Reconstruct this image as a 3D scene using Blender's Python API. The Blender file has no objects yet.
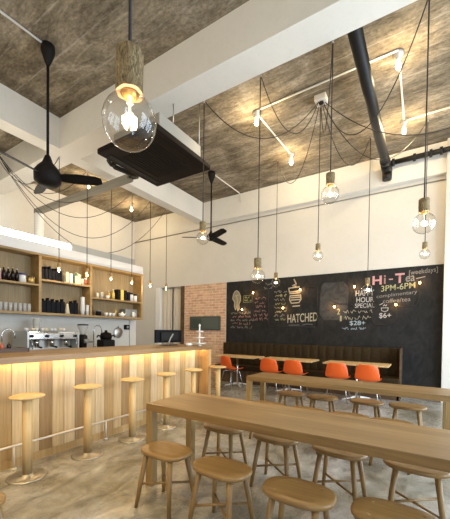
import bpy, bmesh, math, random
from mathutils import Vector, Matrix
random.seed(7)
PI = math.pi
S = bpy.context.scene
COL = S.collection

# ------------------------------------------------------------------ materials
def new_mat(name):
    m = bpy.data.materials.new(name); m.use_nodes = True
    nt = m.node_tree; b = nt.nodes['Principled BSDF']
    return m, nt, b
def plain(name, col, rough=.5, metal=0., spec=.5):
    m, nt, b = new_mat(name)
    b.inputs['Base Color'].default_value = (*col, 1); b.inputs['Roughness'].default_value = rough
    b.inputs['Metallic'].default_value = metal; b.inputs['Specular IOR Level'].default_value = spec
    return m
def emit(name, col, s):
    m, nt, b = new_mat(name)
    b.inputs['Base Color'].default_value = (*col, 1)
    b.inputs['Emission Color'].default_value = (*col, 1); b.inputs['Emission Strength'].default_value = s
    return m
def ramp(nt, fac, stops):
    r = nt.nodes.new('ShaderNodeValToRGB'); e = r.color_ramp.elements
    while len(e) < len(stops): e.new(.5)
    for k, (p, c) in enumerate(stops): e[k].position = p; e[k].color = (*c, 1)
    nt.links.new(fac, r.inputs['Fac']); return r.outputs['Color']
def noise(nt, scale, vec=None, sc=(1, 1, 1), detail=4, rough=.55, dist=0.):
    t = nt.nodes.new('ShaderNodeTexNoise'); t.inputs['Scale'].default_value = scale
    t.inputs['Detail'].default_value = detail; t.inputs['Roughness'].default_value = rough
    t.inputs['Distortion'].default_value = dist
    mp = nt.nodes.new('ShaderNodeMapping'); mp.inputs['Scale'].default_value = sc
    nt.links.new(vec, mp.inputs['Vector']); nt.links.new(mp.outputs['Vector'], t.inputs['Vector'])
    return t.outputs['Fac']
def obj_vec(nt):
    return nt.nodes.new('ShaderNodeTexCoord').outputs['Object']
def bump(nt, b, h, strength=.3, dist=.02):
    n = nt.nodes.new('ShaderNodeBump'); n.inputs['Strength'].default_value = strength; n.inputs['Distance'].default_value = dist
    nt.links.new(h, n.inputs['Height']); nt.links.new(n.outputs['Normal'], b.inputs['Normal'])
def mixc(nt, fac, a, c, mode='MIX'):
    x = nt.nodes.new('ShaderNodeMix'); x.data_type = 'RGBA'; x.blend_type = mode
    for s, v in ((x.inputs[0], fac), (x.inputs[6], a), (x.inputs[7], c)):
        if hasattr(v, 'is_output'): nt.links.new(v, s)
        elif isinstance(v, tuple): s.default_value = (*v, 1)
        else: s.default_value = v
    return x.outputs[2]
def mathn(nt, op, a, b_=0.):
    x = nt.nodes.new('ShaderNodeMath'); x.operation = op
    for s, v in ((x.inputs[0], a), (x.inputs[1], b_)):
        if hasattr(v, 'is_output'): nt.links.new(v, s)
        else: s.default_value = v
    return x.outputs[0]
def wood(name, dark, mid, light, axis='x', rough=.42, scale=6., fine=1., boards=None):
    m, nt, b = new_mat(name); v = obj_vec(nt)
    sc = {'x': (.12, 1, 1), 'y': (1, .12, 1), 'z': (1, 1, .12)}[axis]
    n1 = noise(nt, scale, v, sc, 5, .6, .8)
    n2 = noise(nt, scale * 9 * fine, v, {'x': (.04, 1, 1), 'y': (1, .04, 1), 'z': (1, 1, .04)}[axis], 3, .6)
    c = ramp(nt, n1, [(.3, dark), (.5, mid), (.72, light)])
    c2 = ramp(nt, n2, [(.35, (.62, .62, .62)), (.6, (1, 1, 1))])
    c = mixc(nt, .55, c, c2, 'MULTIPLY')
    if boards:
        sep = nt.nodes.new('ShaderNodeSeparateXYZ'); nt.links.new(v, sep.inputs[0])
        k = mathn(nt, 'FLOOR', mathn(nt, 'MULTIPLY', sep.outputs['Y'], 1. / boards))
        w = nt.nodes.new('ShaderNodeTexWhiteNoise'); w.noise_dimensions = '1D'; nt.links.new(k, w.inputs['W'])
        c = mixc(nt, .8, c, ramp(nt, w.outputs['Value'], [(0., (.72, .68, .62)), (.5, (.9, .9, .9)), (1., (1.08, 1.05, 1.))]), 'MULTIPLY')
    nt.links.new(c, b.inputs['Base Color']); b.inputs['Roughness'].default_value = rough
    bump(nt, b, n2, .08, .003)
    return m

M = {}
M['oak'] = wood('oak', (.215, .122, .042), (.315, .192, .072), (.43, .28, .118), 'x', .38, 5, boards=.112)
M['oak_leg'] = wood('oak_leg', (.225, .135, .047), (.315, .205, .078), (.41, .28, .12), 'z', .45, 6)
M['stool_seat'] = wood('stool_seat', (.215, .118, .038), (.29, .168, .056), (.38, .235, .088), 'x', .35, 7)
M['stool_leg'] = wood('stool_leg', (.20, .115, .038), (.27, .16, .054), (.36, .225, .085), 'z', .4, 7)
M['bar_top'] = wood('bar_top', (.22, .125, .05), (.30, .18, .075), (.40, .25, .11), 'y', .42, 5)
M['birch'] = wood('birch', (.60, .40, .17), (.68, .47, .215), (.75, .54, .27), 'z', .45, 5)
M['plank_light'] = wood('plank_light', (.58, .40, .19), (.65, .46, .23), (.71, .52, .28), 'z', .5, 5)
M['plank_pale'] = wood('plank_pale', (.66, .48, .26), (.72, .54, .31), (.77, .60, .36), 'z', .5, 5)
M['plank_mid'] = wood('plank_mid', (.44, .27, .10), (.51, .33, .135), (.58, .39, .175), 'z', .5, 5)
M['plank_dark'] = wood('plank_dark', (.29, .165, .06), (.36, .215, .083), (.43, .27, .115), 'z', .5, 5)
M['shelf_wood'] = wood('shelf_wood', (.31, .195, .068), (.39, .25, .095), (.47, .315, .13), 'y', .5, 5)
M['shelf_back'] = wood('shelf_back', (.26, .18, .08), (.32, .225, .105), (.39, .28, .135), 'z', .55, 7)
M['gable'] = wood('gable', (.52, .30, .12), (.62, .38, .16), (.70, .45, .20), 'z', .45, 5)
M['cut_wood'] = plain('cut_wood', (.56, .33, .21), .7, spec=.1)
M['plaster'] = plain('plaster', (.80, .755, .67), .85, spec=.2)
def wall_paint(name, col, mott=.06):
    m, nt, b = new_mat(name); v = obj_vec(nt)
    n = noise(nt, 1.3, v, (1, 1, 1), 6, .65)
    c = ramp(nt, n, [(.3, tuple(x * (1 - mott) for x in col)), (.65, col)])
    n3 = noise(nt, 14, v, (1, 1, 1), 5, .7)
    c = mixc(nt, .25, c, ramp(nt, n3, [(.33, (.86, .85, .84)), (.48, (1, 1, 1))]), 'MULTIPLY')
    nt.links.new(c, b.inputs['Base Color']); b.inputs['Roughness'].default_value = .85; b.inputs['Specular IOR Level'].default_value = .2
    bump(nt, b, n3, .12, .01)
    return m
M['wall'] = wall_paint('wall_paint', (.70, .67, .61))
M['beam'] = wall_paint('beam_paint', (.80, .765, .69), .06)
# board marked concrete ceiling
def ceiling_mat():
    m, nt, b = new_mat('board_marked_concrete'); v = obj_vec(nt)
    sep = nt.nodes.new('ShaderNodeSeparateXYZ'); nt.links.new(v, sep.inputs[0])
    wob = noise(nt, 2.5, v, (.3, 1, 1), 3, .6)
    yb = mathn(nt, 'MULTIPLY', mathn(nt, 'ADD', sep.outputs['Y'], mathn(nt, 'MULTIPLY', wob, .03)), 1 / .42)
    k = mathn(nt, 'FLOOR', yb)
    w = nt.nodes.new('ShaderNodeTexWhiteNoise'); w.noise_dimensions = '1D'; nt.links.new(k, w.inputs['W'])
    n1 = noise(nt, 1.0, v, (.55, 1, 1), 8, .72, .9)
    n2 = noise(nt, 7, v, (.25, 1, 1), 8, .78, .5)
    n3 = noise(nt, 26, v, (.6, 1, 1), 6, .8)
    c = ramp(nt, n1, [(.3, (.085, .066, .043)), (.44, (.18, .148, .102)), (.56, (.285, .242, .178)), (.7, (.46, .41, .33))])
    c = mixc(nt, .8, c, ramp(nt, n2, [(.32, (.36, .34, .31)), (.5, (.95, .94, .92)), (.66, (1.6, 1.57, 1.52))]), 'MULTIPLY')
    c = mixc(nt, .7, c, ramp(nt, n3, [(.36, (.5, .48, .45)), (.52, (1., 1., 1.)), (.68, (1.35, 1.33, 1.3))]), 'MULTIPLY')
    c = mixc(nt, .35, c, ramp(nt, w.outputs['Value'], [(0., (.72, .71, .70)), (1., (1.15, 1.13, 1.1))]), 'MULTIPLY')
    fr = mathn(nt, 'FRACT', yb)
    ed = mathn(nt, 'LESS_THAN', fr, .045)
    brk = ramp(nt, n2, [(.42, (0, 0, 0)), (.55, (1, 1, 1))])
    c = mixc(nt, mathn(nt, 'MULTIPLY', mathn(nt, 'MULTIPLY', ed, .55), brk), c, (.40, .37, .31))
    nt.links.new(c, b.inputs['Base Color']); b.inputs['Roughness'].default_value = .9; b.inputs['Specular IOR Level'].default_value = .15
    bump(nt, b, n2, .4, .02)
    return m
M['ceiling'] = ceiling_mat()
def floor_mat():
    m, nt, b = new_mat('polished_concrete'); v = obj_vec(nt)
    n1 = noise(nt, .9, v, (1, 1, 1), 7, .62, 1.1)
    n2 = noise(nt, 4.5, v, (1, .6, 1), 6, .7, 1.4)
    n3 = noise(nt, 38, v, (1, 1, 1), 3, .6)
    c = ramp(nt, n1, [(.28, (.16, .135, .095)), (.44, (.28, .262, .215)), (.58, (.40, .39, .365)), (.76, (.55, .55, .54))])
    c = mixc(nt, .8, c, ramp(nt, n2, [(.32, (.30, .26, .19)), (.5, (.95, .93, .89)), (.66, (1.42, 1.40, 1.36))]), 'MULTIPLY')
    c = mixc(nt, .3, c, ramp(nt, n3, [(.35, (.75, .75, .75)), (.6, (1.05, 1.05, 1.05))]), 'MULTIPLY')
    nt.links.new(c, b.inputs['Base Color'])
    r = ramp(nt, n2, [(.3, (.36, .36, .36)), (.7, (.20, .20, .20))])
    nt.links.new(r, b.inputs['Roughness']); b.inputs['Specular IOR Level'].default_value = .55
    return m
M['floor'] = floor_mat()
def brick_mat():
    m, nt, b = new_mat('brick'); v = obj_vec(nt)
    mp = nt.nodes.new('ShaderNodeMapping'); mp.inputs['Rotation'].default_value = (PI / 2, 0, 0); nt.links.new(v, mp.inputs['Vector'])
    t = nt.nodes.new('ShaderNodeTexBrick'); nt.links.new(mp.outputs['Vector'], t.inputs['Vector'])
    t.inputs['Scale'].default_value = 1.; t.inputs['Brick Width'].default_value = .235; t.inputs['Row Height'].default_value = .078
    t.inputs['Mortar Size'].default_value = .009; t.inputs['Mortar Smooth'].default_value = .3; t.inputs['Bias'].default_value = -.1
    t.inputs['Color1'].default_value = (.62, .36, .225, 1); t.inputs['Color2'].default_value = (.78, .52, .35, 1); t.inputs['Mortar'].default_value = (.76, .65, .51, 1)
    n = noise(nt, 9, v, (1, 1, 1), 5, .7)
    c = mixc(nt, .7, t.outputs['Color'], ramp(nt, n, [(.3, (.72, .7, .68)), (.6, (1.12, 1.1, 1.08))]), 'MULTIPLY')
    nt.links.new(c, b.inputs['Base Color']); b.inputs['Roughness'].default_value = .85
    bump(nt, b, mathn(nt, 'SUBTRACT', 1., t.outputs['Fac']), .5, .01)
    return m
M['brick'] = brick_mat()
def board_mat():
    m, nt, b = new_mat('chalkboard_paint'); v = obj_vec(nt)
    n1 = noise(nt, 1.2, v, (1, 1, 1), 6, .65, 1.); n2 = noise(nt, 5, v, (1, 1, .5), 5, .7, 2.)
    c = ramp(nt, n1, [(.35, (.010, .0095, .009)), (.7, (.026, .025, .0235))])
    c = mixc(nt, .35, c, ramp(nt, n2, [(.4, (.012, .012, .0115)), (.75, (.06, .058, .055))]))
    nt.links.new(c, b.inputs['Base Color']); b.inputs['Roughness'].default_value = .6; b.inputs['Specular IOR Level'].default_value = .2
    return m
M['board'] = board_mat()
def smudge_mat():
    m, nt, b = new_mat('chalk_smudge'); v = obj_vec(nt)
    n2 = noise(nt, 4, v, (1, 1, 1), 6, .7, 2.5)
    c = ramp(nt, n2, [(.3, (.020, .0195, .0185)), (.75, (.075, .072, .068))])
    nt.links.new(c, b.inputs['Base Color']); b.inputs['Roughness'].default_value = .8
    return m
M['smudge'] = smudge_mat()
def bark_mat():
    m, nt, b = new_mat('bark'); v = obj_vec(nt)
    n1 = noise(nt, 130, v, (1, 1, .28), 6, .75, 1.5); n2 = noise(nt, 30, v, (1, 1, .4), 5, .7)
    c = ramp(nt, n1, [(.36, (.07, .045, .02)), (.5, (.32, .235, .115)), (.66, (.58, .45, .25))])
    c = mixc(nt, .6, c, ramp(nt, n2, [(.35, (.6, .57, .52)), (.6, (1.1, 1.08, 1.05))]), 'MULTIPLY')
    nt.links.new(c, b.inputs['Base Color']); b.inputs['Roughness'].default_value = .9
    bump(nt, b, n1, 1., .02)
    return m
M['bark'] = bark_mat()
M['socket_wood'] = wood('socket_wood', (.30, .19, .085), (.42, .28, .13), (.52, .36, .18), 'z', .6, 30)
def glass_mat():
    m = bpy.data.materials.new('bulb_glass'); m.use_nodes = True; nt = m.node_tree; nt.nodes.clear()
    o = nt.nodes.new('ShaderNodeOutputMaterial'); mx = nt.nodes.new('ShaderNodeMixShader')
    t = nt.nodes.new('ShaderNodeBsdfTransparent'); t.inputs['Color'].default_value = (.95, .94, .92, 1)
    g = nt.nodes.new('ShaderNodeBsdfGlossy'); g.inputs['Roughness'].default_value = .03
    f = nt.nodes.new('ShaderNodeLayerWeight'); f.inputs['Blend'].default_value = .5
    p = nt.nodes.new('ShaderNodeMath'); p.operation = 'POWER'; p.inputs[1].default_value = 3.2
    q = nt.nodes.new('ShaderNodeMath'); q.operation = 'MULTIPLY_ADD'; q.inputs[1].default_value = .85; q.inputs[2].default_value = .06
    nt.links.new(f.outputs['Facing'], p.inputs[0]); nt.links.new(p.outputs[0], q.inputs[0])
    nt.links.new(q.outputs[0], mx.inputs[0]); nt.links.new(t.outputs[0], mx.inputs[1]); nt.links.new(g.outputs[0], mx.inputs[2])
    nt.links.new(mx.outputs[0], o.inputs[0]); return m
M['glass'] = glass_mat()
M['filament'] = emit('filament', (1., .62, .28), 60.)
M['filament_small'] = emit('filament_small', (1., .66, .32), 40.)
M['frost_bulb'] = emit('lit_bulb', (1., .72, .40), 30.)
M['string_bulb'] = emit('string_bulb', (1., .58, .22), 14.)
M['led'] = emit('led', (1., .70, .32), 24.)
M['tube'] = emit('tube', (1., .93, .80), 14.)
M['black'] = plain('black', (.010, .009, .008), .55, spec=.2)
M['cable'] = plain('cable', (.018, .014, .010), .6)
M['fan_black'] = plain('fan_black', (.012, .010, .009), .6, spec=.12)
M['brown_black'] = plain('brown_black', (.010, .006, .004), .6, spec=.12)
M['case_grey'] = plain('case_grey', (.34, .325, .285), .5)
M['grille'] = plain('grille', (.014, .010, .007), .7, spec=.1)
M['white_metal'] = plain('white_metal', (.72, .69, .63), .4)
M['white'] = plain('white', (.80, .78, .74), .35)
M['white_post'] = plain('white_post', (.88, .87, .84), .5)
M['ceramic'] = plain('ceramic', (.84, .82, .78), .2)
M['steel'] = plain('steel', (.62, .60, .57), .25, 1.)
M['steel_dull'] = plain('steel_dull', (.50, .49, .46), .42, 1.)
M['rail'] = plain('satin_rail', (.70, .64, .54), .4, .35)
M['chrome'] = plain('chrome', (.78, .77, .75), .12, 1.)
M['pipe'] = plain('pipe', (.014, .013, .012), .45, spec=.3)
M['orange'] = plain('orange', (.82, .125, .018), .38)
M['screen'] = plain('screen', (.006, .006, .008), .5, spec=.1)
M['sign'] = plain('sign_green', (.055, .070, .060), .35)
M['sign_face'] = plain('sign_face', (.095, .115, .100), .3)
M['gold'] = plain('gold', (.62, .42, .14), .35, .6)
M['dark_glass'] = plain('dark_glass', (.014, .008, .007), .2, spec=.3)
M['bag'] = plain('bag', (.010, .010, .013), .7, spec=.12)
M['green'] = plain('green_box', (.50, .62, .42), .5)
M['cream'] = plain('cream', (.78, .68, .48), .5)
M['blue_lid'] = plain('blue_lid', (.05, .05, .22), .4)
M['pink'] = plain('pink', (.62, .36, .34), .5)
M['yellow'] = plain('yellow', (.75, .55, .10), .45)
M['red'] = plain('red', (.42, .10, .05), .45)
M['grey'] = plain('grey', (.30, .30, .28), .5)
M['tumbler'] = plain('tumbler', (.70, .70, .66), .12)
M['tumbler'].node_tree.nodes['Principled BSDF'].inputs['Alpha'].default_value = .55
M['polycarb'] = plain('polycarbonate', (.58, .56, .50), .3)
M['polycarb'].node_tree.nodes['Principled BSDF'].inputs['Alpha'].default_value = .75
M['duct'] = plain('duct', (.82, .80, .74), .5)
M['trunk'] = plain('trunk', (.24, .22, .175), .6)
def fabric(name, a, bcol, sc=120):
    m, nt, b = new_mat(name); v = obj_vec(nt)
    n = noise(nt, sc, v, (1, 1, 1), 3, .6)
    nt.links.new(ramp(nt, n, [(.35, a), (.65, bcol)]), b.inputs['Base Color']); b.inputs['Roughness'].default_value = .7; b.inputs['Specular IOR Level'].default_value = .12
    return m
M['leather'] = fabric('brown_upholstery', (.030, .019, .008), (.046, .030, .013), 40)
M['curtain'] = fabric('curtain_cloth', (.64, .59, .50), (.70, .65, .56))
M['chalk_white'] = plain('chalk_white', (.46, .445, .415), .95)
M['chalk_dim'] = plain('chalk_dim', (.22, .21, .19), .95)
M['chalk_pink'] = plain('chalk_pink', (.56, .29, .29), .95)
M['chalk_rose'] = plain('chalk_rose', (.34, .19, .17), .95)
M['chalk_yellow'] = plain('chalk_yellow', (.40, .38, .20), .95)
M['chalk_green'] = plain('chalk_green', (.24, .27, .13), .95)
M['chalk_cream'] = plain('chalk_cream', (.42, .375, .27), .95)
M['chalk_fill'] = plain('chalk_fill', (.24, .215, .145), .95)
M['chalk_blue'] = plain('chalk_blue', (.36, .44, .48), .95)
M['dark_wood'] = wood('dark_wood', (.06, .03, .015), (.10, .055, .025), (.15, .09, .04), 'y', .5, 6)

# ------------------------------------------------------------------ mesh helper
class MB:
    def __init__(s): s.bm = bmesh.new(); s.mi = 0
    def _tag(s, verts):
        fs = set(f for v in verts for f in v.link_faces)
        for f in fs: f.material_index = s.mi
        return verts
    def box(s, x0, x1, y0, y1, z0, z1, bevel=0., mat=None):
        r = bmesh.ops.create_cube(s.bm, size=1.); vs = r['verts']
        for v in vs:
            v.co = Vector(((x0 + x1) / 2 + v.co.x * (x1 - x0), (y0 + y1) / 2 + v.co.y * (y1 - y0), (z0 + z1) / 2 + v.co.z * (z1 - z0)))
        s._tag(vs)
        if bevel:
            es = list(set(e for v in vs for e in v.link_edges))
            o = bmesh.ops.bevel(s.bm, geom=es, offset=bevel, segments=2, affect='EDGES', profile=.6)
            vs = list(set(v for f in o['faces'] for v in f.verts) | set(v for v in vs if v.is_valid))
            for f in o['faces']: f.material_index = s.mi
        if mat:
            for v in vs: v.co = mat @ v.co
        return s
    def tube(s, pts, r, seg=8, cap=True, smooth=True):
        pts = [Vector(p) for p in pts]; n = len(pts)
        rad = r if isinstance(r, (list, tuple)) else [r] * n
        t0 = (pts[1] - pts[0]).normalized()
        nrm = t0.orthogonal().normalized()
        rings = []
        for i, p in enumerate(pts):
            t = (pts[min(i + 1, n - 1)] - pts[max(i - 1, 0)]).normalized()
            nrm = (nrm - t * nrm.dot(t)).normalized(); bi = t.cross(nrm)
            rings.append([s.bm.verts.new(p + (nrm * math.cos(2 * PI * k / seg) + bi * math.sin(2 * PI * k / seg)) * rad[i]) for k in range(seg)])
        for a, b in zip(rings, rings[1:]):
            for k in range(seg):
                f = s.bm.faces.new((a[k], a[(k + 1) % seg], b[(k + 1) % seg], b[k])); f.material_index = s.mi; f.smooth = smooth
        if cap:
            for ring in (rings[0][::-1], rings[-1]):
                f = s.bm.faces.new(ring); f.material_index = s.mi
        return s
    def lathe(s, prof, c=(0, 0, 0), seg=24, sx=1., sy=1., cap=True):
        rings = []
        for r, z in prof:
            if r < 1e-5: rings.append([s.bm.verts.new((c[0], c[1], c[2] + z))])
            else: rings.append([s.bm.verts.new((c[0] + sx * r * math.cos(2 * PI * k / seg), c[1] + sy * r * math.sin(2 * PI * k / seg), c[2] + z)) for k in range(seg)])
        for a, b in zip(rings, rings[1:]):
            for k in range(seg):
                q = [a[k % len(a)], a[(k + 1) % len(a)], b[(k + 1) % len(b)], b[k % len(b)]]
                q2 = []
                for v in q:
                    if v not in q2: q2.append(v)
                if len(q2) >= 3:
                    f = s.bm.faces.new(q2); f.smooth = True; f.material_index = s.mi
        if cap:
            for ring, fl in ((rings[0], True), (rings[-1], False)):
                if len(ring) > 2:
                    f = s.bm.faces.new(ring[::-1] if fl else ring); f.material_index = s.mi
        return s
    def build(s, name, mat, parent=None, loc=None):
        bmesh.ops.recalc_face_normals(s.bm, faces=s.bm.faces)
        me = bpy.data.meshes.new(name); s.bm.to_mesh(me); s.bm.free()
        for m in (mat if isinstance(mat, (list, tuple)) else [mat]): me.materials.append(m)
        o = bpy.data.objects.new(name, me); COL.objects.link(o)
        if parent: o.parent = parent
        if loc: o.location = loc
        return o
def box(name, dims, mat, parent=None, bevel=0., loc=None):
    return MB().box(*dims, bevel=bevel).build(name, mat, parent, loc)
def tag(o, label, cat, group=None, kind=None):
    if label: o['label'] = label
    if cat: o['category'] = cat
    if group: o['group'] = group
    if kind: o['kind'] = kind
    return o
def thing(name, label, cat, loc=(0, 0, 0), rz=0., group=None):
    o = bpy.data.objects.new(name, None); COL.objects.link(o); o.location = loc; o.rotation_euler = (0, 0, rz)
    o.empty_display_size = .1
    return tag(o, label, cat, group)
def struct(name, dims, mat, bevel=0.):
    o = box(name, dims, mat, None, bevel); o['kind'] = 'structure'; return o
def smooth(o):
    for p in o.data.polygons: p.use_smooth = True
    return o
KIDS = {}
def dup(root, loc=None, rz=None, label=None, group=None):
    kids = {}
    for o in COL.objects:
        if o.parent: kids.setdefault(o.parent.name, []).append(o)
    def cp(o, par):
        c = o.copy(); COL.objects.link(c)
        if par: c.parent = par
        for ch in kids.get(o.name, []): cp(ch, c)
        return c
    r = cp(root, None)
    if loc is not None: r.location = loc
    if rz is not None: r.rotation_euler = (0, 0, rz)
    if label: r['label'] = label
    if group: r['group'] = group
    return r
def lamp(name, loc, power, col=(1., .72, .42), r=.03):
    L = bpy.data.lights.new(name, 'POINT'); L.energy = power; L.color = col; L.shadow_soft_size = r
    o = bpy.data.objects.new(name, L); COL.objects.link(o); o.location = loc; return o
def sag(a, b, dip, n=24):
    a, b = Vector(a), Vector(b); out = []
    for i in range(n + 1):
        t = i / n; p = a.lerp(b, t); p.z -= dip * 4 * t * (1 - t); out.append(p)
    return out

# ------------------------------------------------------------------ camera
yaw, al, pit, f_px, u0, v0, CH = math.radians(32.37), -.0124, -.01893, 315., 225., 336.7, 1.38
Fv = Vector((-math.sin(yaw), math.cos(yaw), 0)); Rv = Vector((math.cos(yaw), math.sin(yaw), 0)); Zv = Vector((0, 0, 1))
F2 = Fv * math.cos(pit) + Zv * math.sin(pit); U2 = -Fv * math.sin(pit) + Zv * math.cos(pit)
Rc = Rv * math.cos(al) - U2 * math.sin(al); Uc = Rv * math.sin(al) + U2 * math.cos(al)
cam = bpy.data.cameras.new('camera'); co = bpy.data.objects.new('camera', cam); COL.objects.link(co)
mw = Matrix.Identity(4)
for i in range(3): mw[i][0], mw[i][1], mw[i][2] = Rc[i], Uc[i], -F2[i]
mw[2][3] = CH
co.matrix_world = mw
cam.sensor_fit = 'VERTICAL'; cam.sensor_height = 24.; cam.lens = f_px * 24. / 519.
cam.shift_x = (225 - u0) / 519.; cam.shift_y = (v0 - 259.5) / 519.
cam.clip_start = .05
S.camera = co

# ------------------------------------------------------------------ the setting
H = 5.2; XL, XR, YF, YB = -8.8, 2.6, -3.0, 7.8
struct('floor', (XL - .2, XR + .2, YF - .2, YB + 1.2, -.12, 0), M['floor'])
struct('ceiling', (XL - .2, XR + .2, YF - .2, YB + .4, H, H + .2), M['ceiling'])
struct('wall_left', (XL - .2, XL, YF, YB + .2, 0, H), M['wall'])
# back wall: upper band, piece beside the doorway, brick panel, board backing
struct('wall_back', (XL, XR, YB, YB + .2, 2.79, H), M['wall'])
struct('wall_back', (XL, -7.72, YB, YB + .2, 0, 2.79), M['wall'])
struct('wall_back', (-4.93, XR, YB, YB + .2, 0, 2.79), M['wall'])
box_ = MB().box(-6.49, -4.93, YB + .0, YB + .32, 0, 2.79).build('wall_brick', M['brick']); box_['kind'] = 'structure'
# doorway recess left of the bricks
b = MB(); b.box(-7.72, -6.49, YB + .9, YB + 1.0, 0, 2.79); b.box(-7.82, -7.72, YB + .2, YB + 1.0, 0, 2.79); b.box(-6.49, -6.39, YB + .32, YB + 1.0, 0, 2.79)
b.box(-7.82, -6.39, YB + .2, YB + 1.0, 2.79, 2.89)
o = b.build('wall_recess', M['wall']); o['kind'] = 'structure'
struct('trim_1', (-7.74, -7.54, YB - .02, YB + .12, 0, 2.79), M['white_post'])
struct('trim_2', (-6.64, -6.49, YB - .01, YB + .3, 0, 2.79), M['dark_wood'])
struct('trim_3', (.30, .95, YB - .22, YB, 0, H), M['wall'])
# right wall and front wall with big window openings (both outside the picture)
b = MB(); b.box(XR, XR + .2, YF, YB, 0, .08); b.box(XR, XR + .2, YF, YB, 3.6, H)
for y0, y1 in ((YF, 1.2), (3.0, 3.3), (5.1, 5.4), (7.3, YB)): b.box(XR, XR + .2, y0, y1, .08, 3.6)
o = b.build('wall_right', M['wall']); o['kind'] = 'structure'
b = MB(); b.box(XL, XR, YF - .2, YF, 0, .3); b.box(XL, XR, YF - .2, YF, 3.8, H)
for x0, x1 in ((XL, 1.3), (2.4, XR)): b.box(x0, x1, YF - .2, YF, .3, 3.8)
o = b.build('wall_front', M['wall']); o['kind'] = 'structure'
# beams
struct('ceiling_beam', (XL, XR, 3.26, 3.66, 4.65, H), M['beam'])
struct('ceiling_beam', (-5.96, -5.67, YF, 3.26, 4.65, H), M['beam'])
struct('ceiling_beam', (-5.96, -5.67, 3.66, YB, 4.65, H), M['beam'])
struct('ceiling_beam', (-5.67, XR, 7.66, YB, 4.58, H), M['beam'])
# partition wall behind the bar and its ledge
struct('wall_bar', (-6.62, -6.46, -1.5, 5.78, 0, 2.96), M['wall'])
struct('trim_4', (-6.64, -6.19, -1.5, 5.76, 2.802, 3.0), M['white'])

# ------------------------------------------------------------------ bar
BX = -3.42
bar = thing('bar_counter', 'long oak topped bar counter with vertical plank front lit from under the top', 'bar counter', (-3.6, 2., 0))
def lp(dx): return (dx[0] + 3.6, dx[1] + 3.6, dx[2] - 2., dx[3] - 2., dx[4], dx[5])
box('worktop', lp((-4.15, -3.2, -1.2, 4.66, 1.05, 1.112)), M['bar_top'], bar, .004)
b = MB(); seq = [0, 0, 3, 0, 1, 3, 0, 1, 2, 0, 3, 1, 0, 2, 1, 0, 3, 0, 1, 2, 0, 1, 3, 0, 1, 2]
y = 1.49 - .133 * 18; k = 0
while y < 4.55:
    w = .131
    b.mi = seq[(k - 18 + 26 * 3) % 26]
    y1 = min(y + w, 4.56)
    b.box(BX - .03, BX, y + .0015 - 2, y1 - .0015 - 2, .085, 1.05)
    y += .133; k += 1
for v in b.bm.verts: v.co.x += 3.6
b.mi = 0
b.build('front_panel', [M['plank_light'], M['plank_pale'], M['plank_mid'], M['plank_dark']], bar)
box('body', lp((-4.05, BX - .03, -1.2, 4.56, .0, 1.05)), M['dark_wood'], bar)
box('plinth', lp((BX - .03, BX + .005, -1.2, 4.56, 0, .085)), M['plank_mid'], bar)
box('end_panel', lp((-4.05, -3.23, 4.56, 4.64, 0, 1.05)), M['gable'], bar, .003)
box('led_strip', lp((BX + .05, BX + .075, -1.2, 4.55, 1.036, 1.049)), M['led'], bar)
rail = MB(); rail.tube([(.24, -3.1, .23), (.24, 2.54, .23)], .0125, 10)
rail.build('foot_rail', M['rail'], bar)
for yy in (-.45, .5, 1.48, 2.53, 3.55):
    p = MB(); p.tube([(.24, yy - 2., .012), (.24, yy - 2., .23)], .012, 10); p.lathe([(.03, 0), (.03, .012), (.014, .02)], (.24, yy - 2., 0), 14)
    p.build('rail_post', M['rail'], bar)

# bar stools
def make_bar_stool():
    t = thing('bar_stool', None, 'bar stool', (0, 0, 0))
    MB().lathe([(0, 0), (.165, 0), (.165, .006), (.15, .012), (.05, .012), (.045, .03), (0, .03)], seg=32).build('base_plate', M['steel_dull'], t)
    MB().lathe([(.0, .03), (.042, .03), (.042, .722), (0, .722)], seg=20).build('post', M['birch'], t)
    MB().lathe([(0, .718), (.07, .722), (.125, .735), (.146, .748), (.145, .754), (.125, .762), (0, .767)], seg=36).build('seat', M['birch'], t)
    return t
bs = make_bar_stool()
bl = ['nearest bar stool, largest of the pale round stools along the bar', 'second bar stool from the near end of the pale round stools along the bar',
      'third bar stool from the near end, in the middle of the bar front', 'fourth bar stool along the bar, standing above the corner of the front long table',
      'fifth bar stool along the bar, the last one in front of the planks', 'farthest bar stool, standing past the end panel of the bar by the bricks']
for i in range(6):
    loc = (-3.1, 1.48 + .622 * i, 0) if i < 5 else (-3.03, 4.57, 0)
    o = bs if i == 0 else dup(bs)
    o.location = loc; o['label'] = bl[i]; o['group'] = 'round bar stools along the bar'

# ------------------------------------------------------------------ long tables
def long_table(x0, x1, y0, y1, label):
    cx, cy = (x0 + x1) / 2, (y0 + y1) / 2; hx, hy = (x1 - x0) / 2, (y1 - y0) / 2
    t = thing('long_table', label, 'table', (cx, cy, 0), 0, 'long oak communal tables')
    box('tabletop', (-hx, hx, -hy, hy, .665, .73), M['oak'], t, .004)
    for sx in (-1, 1):
        for sy in (-1, 1):
            xx = sx * (hx - .036); yy = sy * (hy - .036)
            box('leg', (xx - .035, xx + .035, yy - .035, yy + .035, 0, .665), M['oak_leg'], t, .003)
    return t
long_table(-2.07, .42, 1.975, 2.60, 'front long oak communal table nearest the camera, with stools along both sides')
long_table(-2.17, .27, 4.01, 4.54, 'rear long oak communal table in front of the orange chairs')

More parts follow.
